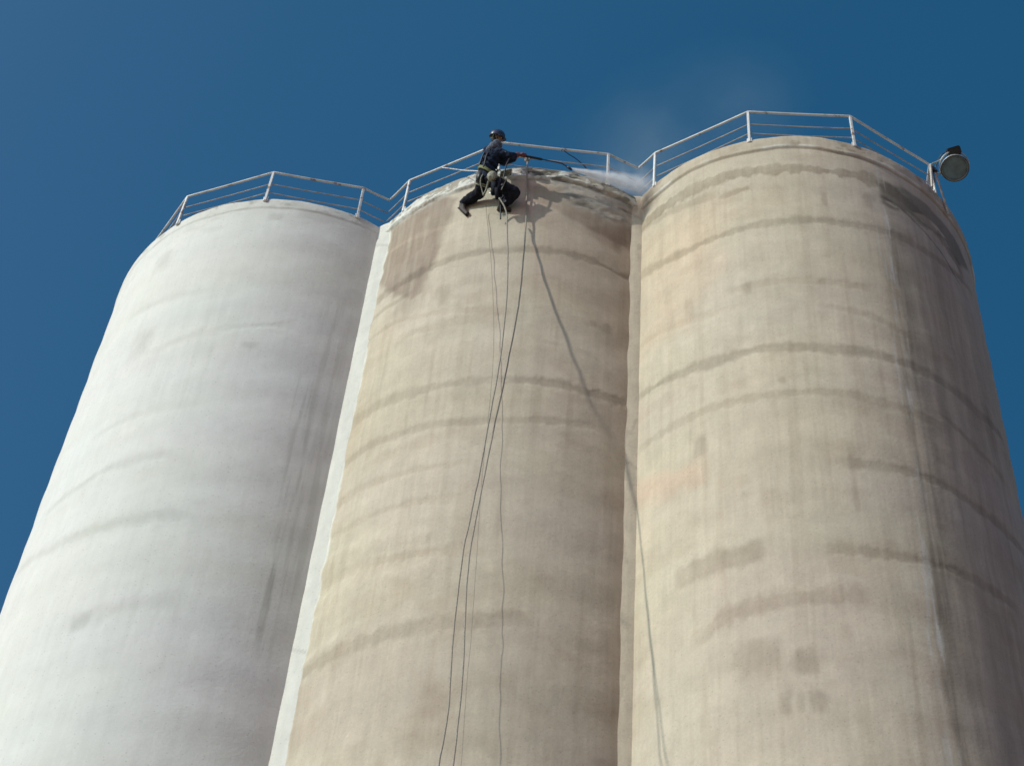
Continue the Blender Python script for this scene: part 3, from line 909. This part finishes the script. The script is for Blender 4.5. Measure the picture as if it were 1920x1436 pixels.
# gloves: palm, four bent fingers and a thumb closed on the lance
def glove(grip, wrist, elbow):
    fore = (grip - wrist).normalized()
    ax = LDIR
    side = (fore - ax * fore.dot(ax))
    if side.length < .05: side = -UPV
    side = (NRM * .8 + UPV * -.2); side = (side - ax * side.dot(ax)).normalized()
    nn = ax.cross(side).normalized()
    bm = bmesh.new()
    pc = grip + side * .038 - nn * .004
    oval(bm, pc, ax, side, nn, .048, .020, .044)
    capsules(bm, [(pc - fore * .03, .034), (wrist, .034), (lerp(wrist, elbow, .55), .058)])
    for k in range(4):
        o = grip + ax * (.034 - .022 * k)
        rr = .0105 - .0012 * (k == 3)
        L = (1.0, 1.08, 1.02, .86)[k]
        pts = []
        for a in (20, 75, 130, 185, 235 * L):
            t = RD(a - 10)
            pts.append(o + side * math.cos(t) * .030 + nn * math.sin(t) * .030)
        for p, q in zip(pts[:-1], pts[1:]):
            capsules(bm, [(p, rr), (q, rr * .96)])
    th = [pc + ax * .030 - nn * .03, grip + ax * .052 - nn * .034 + side * .010, grip + ax * .060 - nn * .022 - side * .022]
    capsules(bm, [(th[0], .015), (th[1], .0125), (th[2], .0105)])
    return blend('glove', bm, M_GLOVE, worker, .0055, 2)
glove(gripR, wrR, elbR)
glove(gripL, wrL, elbL)

# harness: waist belt, leg loops, shoulder straps, gear loops and clips
hr = None
bm = bmesh.new()
wc = lerp(pelvis, waist, .55)
def loop(bm, c, a, b, ra, rb, r, tilt=Vector((0, 0, 0)), n=24):
    pts = [c + a * math.cos(2 * math.pi * k / n) * ra + b * math.sin(2 * math.pi * k / n) * rb + tilt * math.cos(2 * math.pi * k / n) for k in range(n + 1)]
    tube(bm, pts, r, 6, False)
for o in (-.025, 0, .025):
    loop(bm, wc + bk * o, sx, fwd, .252, .212, .016)
hr = obj('harness', bm, M_HIVIS, worker)
bm = bmesh.new()
for hp, kn, f in ((hipL, kneeL, .33), (hipL, kneeL, .46), (hipR, kneeR, .36), (hipR, kneeR, .48)):
    d = (kn - hp).normalized(); u, v_ = frame_at(d)
    loop(bm, lerp(hp, kn, f), u, v_, .155, .155, .017)
obj('leg_loop', bm, M_WEB, hr)
bm = bmesh.new()
for sgn in (-1, 1):
    tube(bm, smoothline([wc + sx * sgn * .10 - fwd * .20, chest + sx * sgn * .07 - fwd * .165, lerp(neckb, shR if sgn > 0 else shL, .35) - fwd * .06 + bk * .09], 5), .017, 6)
    tube(bm, smoothline([wc + sx * sgn * .10 + fwd * .20, chest + sx * sgn * .07 + fwd * .165, lerp(neckb, shR if sgn > 0 else shL, .35) + fwd * .05 + bk * .09], 5), .017, 6)
obj('shoulder_strap', bm, M_BLACK, hr)
bm = bmesh.new()
tube(bm, smoothline([G(910, 322, .98), G(902, 333, .98), G(901, 345, .88), G(904, 357, .72), G(906, 366, .62)], 6), .012, 6)
tube(bm, smoothline([G(906, 366, .62), G(911, 358, .68), G(914, 348, .80), G(916, 340, .92)], 5), .024, 6)
obj('sling', bm, M_WEB, hr)
for (x, y, d, an) in ((925, 355, .80, 20), (932, 352, .85, -15), (923, 362, .7, 60), (938, 345, .9, 35), (935, 371, .6, 75), (929, 365, .66, 10), (944, 376, .5, 50)):
    bm = bmesh.new()
    c = G(x, y, d); a = RD(an)
    u = TAN * math.cos(a) + UPV * math.sin(a); v_ = -TAN * math.sin(a) + UPV * math.cos(a)
    loop(bm, c, u, v_, .030, .062, .0085, n=16)
    obj('clip', bm, M_STEEL, hr)
bm = bmesh.new()
bar(bm, G(927, 341, .96), G(926, 366, .66), .12, .09, NRM, .015)
bar(bm, G(931, 352, .86), G(933, 374, .58), .09, .07, NRM, .012)
bar(bm, G(937, 334, .98), G(936, 362, .72), .12, .09, NRM, .02)
bar(bm, G(937, 358, .68), G(941, 384, .46), .07, .05, NRM, .012)
obj('descender', bm, M_TROU, hr)
bm = bmesh.new()
bar(bm, G(901, 322, .95), G(898, 341, .88), .14, .11, NRM, .03)
bar(bm, G(904, 303, .98), G(902, 318, .92), .12, .10, NRM, .03)
obj('hip_pouch', bm, M_BOX, hr)

# things hung on the worker
bg_ = empty('gear_bag', G(923, 336, 1.0))
tag(bg_, 'small round cream canvas gear bag hanging at the front of the worker', 'bag')
bm = bmesh.new()
bc = G(923, 330.5, 1.04)
oval(bm, bc, TAN, NRM, UPV, .108, .10, .115)
oval(bm, bc - UPV * .07, TAN, NRM, UPV, .085, .085, .07)
blend('sack', bm, M_BAG, bg_, .011, 3, .03, .06)
bm = bmesh.new()
tube(bm, smoothline([bc + UPV * .09 - TAN * .06, bc + UPV * .20 - NRM * .02, bc + UPV * .09 + TAN * .06], 5), .010, 6)
obj('strap', bm, M_WEB, bg_)
bm = bmesh.new()
loop(bm, bc + UPV * .085, TAN, NRM, .068, .066, .011)
obj('drawstring', bm, M_HIVIS, bg_)

sb = empty('work_seat', G(950, 324, .9))
tag(sb, 'narrow grey work seat board hung beside the hip of the worker', 'seat board')
bm = bmesh.new()
bar(bm, G(938, 327.5, .96), G(959, 322.5, .86), .16, .035, UPV, .008)
obj('board', bm, M_WOOD, sb, False)
bm = bmesh.new()
tube(bm, smoothline([G(957, 323, .86), G(952, 332, .88), G(946, 343, .88), G(940, 356, .84)], 5), .010, 6)
tube(bm, smoothline([G(940, 326, .96), G(938, 320, .97), G(936, 312, .94)], 5), .010, 6)
obj('webbing', bm, M_WEB, sb)

bt = empty('bottle', G(936, 314, 1.05))
tag(bt, 'small white plastic bottle clipped above the gear at the waist of the worker', 'bottle')
bm = bmesh.new()
lathe(bm, G(935.5, 319, 1.05), (UPV + NRM * .2), [(0, 0), (0, .024), (.01, .028), (.085, .028), (.105, .015), (.112, .013)], 16)
obj('flask', bm, M_WHITE, bt)
bm = bmesh.new()
lathe(bm, G(935.5, 319, 1.05) + (UPV + NRM * .2).normalized() * .108, (UPV + NRM * .2), [(0, .017), (.03, .017), (.034, .012), (.034, 0)], 14)
obj('cap', bm, M_WEB, bt)

# washing lance
ln = empty('pressure_washer', gripL)
tag(ln, 'long thin dark washing lance with bent tip held by the worker', 'washing lance')
tip0 = G(1050, 306, .55); tip1 = G(1058, 309.5, .50); tip2 = G(1068, 316, .44)
bm = bmesh.new()
tube(bm, smoothline([gripL - LDIR * .16, gripL, gripR, gripR + LDIR * .4, tip0, tip1, tip2], 6), .0135, 8)
obj('lance_tube', bm, M_BLUEHOSE, ln)
bm = bmesh.new()
tube(bm, [gripL - LDIR * .12, gripL, gripR + LDIR * .10, gripR + LDIR * .12, gripR + LDIR * .38, gripR + LDIR * .40], [.022, .024, .024, .026, .026, .018], 10)
obj('grip', bm, M_BLACK, ln)
bm = bmesh.new()
tdir = (tip2 - tip1).normalized()
lathe(bm, tip2 - tdir * .06, tdir, [(0, .016), (.0, .026), (.09, .028), (.12, .018), (.125, .006)], 14)
obj('nozzle', bm, M_BLUEHOSE, ln)
bm = bmesh.new()
bar(bm, gripL - LDIR * .10 - UPV * .03, gripL - LDIR * .06 - UPV * .12, .03, .05, LDIR, .01)
obj('trigger_handle', bm, M_BLACK, ln)

bm = bmesh.new()
tube(bm, smoothline([gripL - LDIR * .16, G(956, 296, 1.0), G(950, 308, 1.06), G(945, 330, 1.0), G(942, 352, .76), G(939, 378, .42), G(938.5, 400, .20), G(938.5, 411, .12)], 7), .015, 8)
tag(obj('hose', bm, M_BLACK, None), 'short dark hose end hanging from the washing lance past the knees of the worker', 'hose')
bm = bmesh.new()
tube(bm, smoothline([J(1053, 283.5, -.05), J(1054.5, 280.5, .0), J(1056, 280.5, .06), J(1059, 284, .06), J(1067, 290, -.02), J(1077, 296, -.08), J(1086, 303, -.12), J(1096, 312, -.16), J(1104, 322, -.22)], 7), .010, 8)
tag(obj('hose', bm, M_BLUEHOSE, None), 'dark blue hose looped over the top rail to the right of the worker', 'hose')

# ---------------------------------------------------------------- ropes
def rope(pts, r, m, label, seed, jit=.010):
    P = smoothline([J(x, y, d) for x, y, d in pts], 9)
    out = []
    for k, p in enumerate(P):
        out.append(p + Vector((mnoise.noise(Vector((k * .23, seed, 0))), mnoise.noise(Vector((k * .23, seed, 5))), 0)) * jit)
    bm = bmesh.new()
    tube(bm, out, [r * (1 - .28 * min(1, k / len(out) * 1.5)) for k in range(len(out))], 7)
    return tag(obj('rope', bm, m, None), label, 'rope', 'ropes hanging down the middle silo')

rope([(936, 372, .42), (944, 384, .40), (950, 402, .373), (951, 434, .437), (952, 469, .498), (952, 498, .572), (951, 536, .645), (949, 572, .72), (940, 657, .90), (929, 724, 1.085), (917, 788, 1.265), (900, 884, 1.48),
      (890, 930, 1.575), (879, 985, 1.69), (869, 1031, 1.78), (855, 1143, 1.95), (847, 1228, 2.08), (842, 1317, 2.2), (832, 1385, 2.32), (821, 1445, 2.4), (800, 1600, 2.6)], .0165, M_ROPE,
     'straightest rope, hanging from between the feet of the worker', 1.0, .006)
rope([(989, 303, .07), (988.5, 316, .09), (988, 335, .05), (987, 400, .075), (985, 437, .119), (983, 467, .20), (980, 499, .295), (978, 526, .39), (974, 560, .488), (969, 593, .59), (954, 672, .80), (941, 736, 1.01),
      (927, 799, 1.21), (908, 893, 1.46), (888, 996, 1.74), (880, 1044, 1.87), (873.5, 1127, 2.06), (868, 1259, 2.28), (859, 1354, 2.43), (851, 1425, 2.54), (830, 1600, 2.6)], .0165, M_ROPE,
     'rope tied to the railing right of the worker, running over the rim', 2.0, .006)
rope([(911, 372, .30), (912, 397, .05), (916, 440, .04), (920, 479, .04), (924, 552, .06), (926, 640, .09), (923, 700, .12), (915, 790, .18), (905, 880, .22), (899, 960, .25), (893.5, 1048, .27), (888, 1127, .29),
      (882.6, 1206, .30), (877, 1259, .31), (870.5, 1348, .32), (864, 1440, .33), (848, 1600, .36)], .005, M_CORD,
     'thinnest and palest cord below the back foot of the worker, its upper run standing in for a rope shadow', 3.0, .006)  # upper run is a tube put in for a rope's shadow line

bm = bmesh.new()
tube(bm, smoothline([J(829, 314.5, .05), J(850, 317.2, .12), J(870, 319.8, .25), G(893, 321, .8), G(905, 322, .98)], 6), .012, 7)
tag(obj('lanyard', bm, M_RAIL, None), 'pale straight lanyard from the left rail to the waist of the worker', 'lanyard')

# knot of the railing rope
bm = bmesh.new()
kc = J(989, 299, .06)
loop(bm, kc, TAN, UPV, .05, .075, .018, n=14)
loop(bm, kc + UPV * -.05 + NRM * .01, NRM, UPV, .05, .05, .02, n=14)
tag(obj('sling', bm, M_CORD, None), 'pale loop slung over the rail at the top of the railing rope', 'sling')

# ---------------------------------------------------------------- floodlight
fl_c = V(2, 1790.5, 315.5, .42)
view = (Vector((0, 0, EYE)) - fl_c).normalized()
vr = Vector(CR); vu = Vector(CU)
fax = (view + vr * .10 - vu * .34).normalized()           # faces down towards the yard
fl = empty('floodlight', fl_c)
tag(fl, 'round floodlight with grey glass on the railing end of the right silo', 'floodlight')
bm = bmesh.new()
lathe(bm, fl_c, fax, [(.005, .268), (.02, .275), (.025, .296), (-.02, .300), (-.05, .285), (-.14, .262), (-.24, .20), (-.31, .13), (-.34, .10), (-.42, .095), (-.44, .05), (-.44, 0)], 40)
obj('housing', bm, M_LAMPB, fl)
bm = bmesh.new()
lathe(bm, fl_c, fax, [(-.03, .270), (.008, .266), (.018, .18), (.022, .09), (.023, 0)], 40)
mg = mat('grey_lamp_glass', (0.20, 0.27, 0.305), 0.5, 0, 0.2, 9, spec=0.2)
obj('lens', bm, mg, fl)
bm = bmesh.new()
for k in range(40):
    pass
u, v_ = frame_at(fax)
loop(bm, fl_c + fax * .018, u, v_, .290, .290, .011, n=40)
obj('rim', bm, M_BOX, fl)
bm = bmesh.new()
bx = fl_c - fax * .22 + vu * .26 - vr * .02
bar(bm, bx - vr * .12 - vu * .02, bx + vr * .15 + vu * .06, .22, .20, vu, .02)
bxo = obj('ballast_box', bm, M_BOX, fl, False)
bm = bmesh.new()
bar(bm, bx - vr * .20 + vu * .02, bx + vr * .06 + vu * .16, .30, .17, vu, .02)
obj('lid', bm, M_LAMPB, bxo, False)
pth = RD(-48.4)
pt = cyl(2, pth, H + 1.10, .02)
bm = bmesh.new()
tube(bm, smoothline([pt - UPV * .03, fl_c - fax * .16 - vr * .33 + vu * .10, fl_c - fax * .16 - vr * .24 + vu * .16], 5), .020, 8)
tube(bm, [pt - UPV * .16, fl_c - fax * .10 - vr * .36 - vu * .16, fl_c - fax * .08 - vr * .25 - vu * .12], .022, 8)
loop(bm, fl_c - fax * .13, vr, vu, .315, .315, .017, n=32)
obj('bracket', bm, M_LAMPB, fl)
bm = bmesh.new()
tube(bm, smoothline([bx - vr * .12, bx - vr * .26 - vu * .06, fl_c - fax * .2 - vr * .42 - vu * .10, pt - UPV * .30 + vr * .06, pt - UPV * .7 + vr * .05, pt - UPV * 1.05 - vr * .02], 6), .012, 6)
obj('cable', bm, M_BOX, fl)
bm = bmesh.new()
bar(bm, pt - UPV * .10 + vr * .03, pt - UPV * .30 + vr * .11, .11, .07, vu, .015)
obj('clamp', bm, M_BOX, fl, False)
bm = bmesh.new()
out = Vector((math.cos(pth), math.sin(pth), 0))
bar(bm, cyl(2, pth - .035, H - .05, .07), cyl(2, pth - .006, H + 1.0, .07), .05, .04, out, .006)
bar(bm, cyl(2, pth + .075, H - .62, .10), cyl(2, pth + .018, H + .95, .08), .055, .03, out, .006)
obj('stay', bm, M_RUST, fl, False)

# ---------------------------------------------------------------- water spray and drifting mist
def vol(name, dens, nscale, col, cone=False, seed=0.0, lo=.35, hi=.75):
    m = bpy.data.materials.new(name)
    m.use_nodes = True
    t = m.node_tree
    t.nodes.remove(t.nodes['Principled BSDF'])
    pv = t.nodes.new('ShaderNodeVolumePrincipled')
    pv.inputs['Color'].default_value = (*col, 1)
    pv.inputs['Anisotropy'].default_value = 0.0
    out = [n for n in t.nodes if n.type == 'OUTPUT_MATERIAL'][0]
    t.links.new(pv.outputs[0], out.inputs['Volume'])
    tc = t.nodes.new('ShaderNodeTexCoord')
    ge = t.nodes.new('ShaderNodeNewGeometry')
    nz_ = t.nodes.new('ShaderNodeTexNoise')
    nz_.inputs['Scale'].default_value = nscale; nz_.inputs['Detail'].default_value = 4
    t.links.new(ge.outputs['Position'], nz_.inputs['Vector'])
    mr = t.nodes.new('ShaderNodeMapRange')
    mr.inputs['From Min'].default_value = lo; mr.inputs['From Max'].default_value = hi
    t.links.new(nz_.outputs['Fac'], mr.inputs['Value'])
    def math_(op, a, b=None):
        q = t.nodes.new('ShaderNodeMath'); q.operation = op; q.use_clamp = False
        for k, x in enumerate((a, b)):
            if x is None: continue
            if isinstance(x, (int, float)): q.inputs[k].default_value = x
            else: t.links.new(x, q.inputs[k])
        return q.outputs[0]
    ln_ = t.nodes.new('ShaderNodeVectorMath'); ln_.operation = 'LENGTH'
    if cone:          # object space: x runs 0..1 down the jet, yz are scaled by the local radius
        sx_ = t.nodes.new('ShaderNodeSeparateXYZ'); t.links.new(tc.outputs['Object'], sx_.inputs[0])
        rad = math_('ADD', math_('MULTIPLY', sx_.outputs[0], 1 - .07), .07)
        rr = math_('SQRT', math_('ADD', math_('POWER', math_('ABSOLUTE', sx_.outputs[1]), 2.0), math_('POWER', math_('ABSOLUTE', sx_.outputs[2]), 2.0)))
        q = math_('MAXIMUM', math_('SUBTRACT', 1.0, math_('DIVIDE', rr, rad)), 0.0)
        fall = math_('DIVIDE', math_('MULTIPLY', math_('POWER', q, 1.4), math_('MAXIMUM', math_('SUBTRACT', 1.0, sx_.outputs[0]), 0.0)), math_('POWER', rad, .9))
    else:
        t.links.new(tc.outputs['Object'], ln_.inputs[0])
        fall = math_('POWER', math_('MAXIMUM', math_('SUBTRACT', 1.0, ln_.outputs['Value']), 0.0), 1.5)
    d = math_('MULTIPLY', math_('MULTIPLY', fall, mr.outputs[0]), dens)
    t.links.new(d, pv.inputs['Density'])
    return m

def vol_obj(name, M4, m, label, cat, cone=False):
    bm = bmesh.new()
    if cone:
        bmesh.ops.create_cone(bm, cap_ends=True, segments=24, radius1=.07, radius2=1.0, depth=1.0,
                              matrix=Matrix.Translation((.5, 0, 0)) @ Matrix.Rotation(math.pi / 2, 4, 'Y'))
    else:
        bmesh.ops.create_icosphere(bm, subdivisions=3, radius=1.0)
    bmesh.ops.recalc_face_normals(bm, faces=bm.faces)
    me = bpy.data.meshes.new(name); bm.to_mesh(me); bm.free()
    me.materials.append(m)
    o = bpy.data.objects.new(name, me); COL.objects.link(o)
    o.matrix_world = M4
    return tag(o, label, cat, None, 'stuff')

def frame4(c, ax, a, b, cc):
    ax = ax.normalized()
    v2 = (UPV - ax * UPV.dot(ax)).normalized(); v3 = ax.cross(v2)
    return Matrix(((ax.x * a, v2.x * b, v3.x * cc, c.x), (ax.y * a, v2.y * b, v3.y * cc, c.y), (ax.z * a, v2.z * b, v3.z * cc, c.z), (0, 0, 0, 1)))

je = J(1206, 350, .35)
jd = je - tip2
vol_obj('water_jet', frame4(tip2, jd, jd.length * 1.15, .34, .34), vol('jet_water', 34, 7, (.97, .97, .98), True, lo=.25, hi=.7),
        'white fan of spray shooting from the lance tip along the rim', 'spray', True)
c = J(1160, 345, .16)
vol_obj('spray_cloud', frame4(c, (TAN - UPV * .12), .95, .50, .55), vol('spray_droplets', 4.2, 2.8, (.95, .96, .98)),
        'pale spray cloud bouncing off the rim between the middle and right silos', 'spray')
c = J(1270, 262, -.6)
vol_obj('drifting_mist', frame4(c, (TAN * .8 + UPV * .7), 4.4, 2.6, 2.2), vol('thin_mist', .105, .45, (.80, .98, .92), lo=.3, hi=.7),
        'thin mist drifting up into the sky over the right silo rim', 'mist')
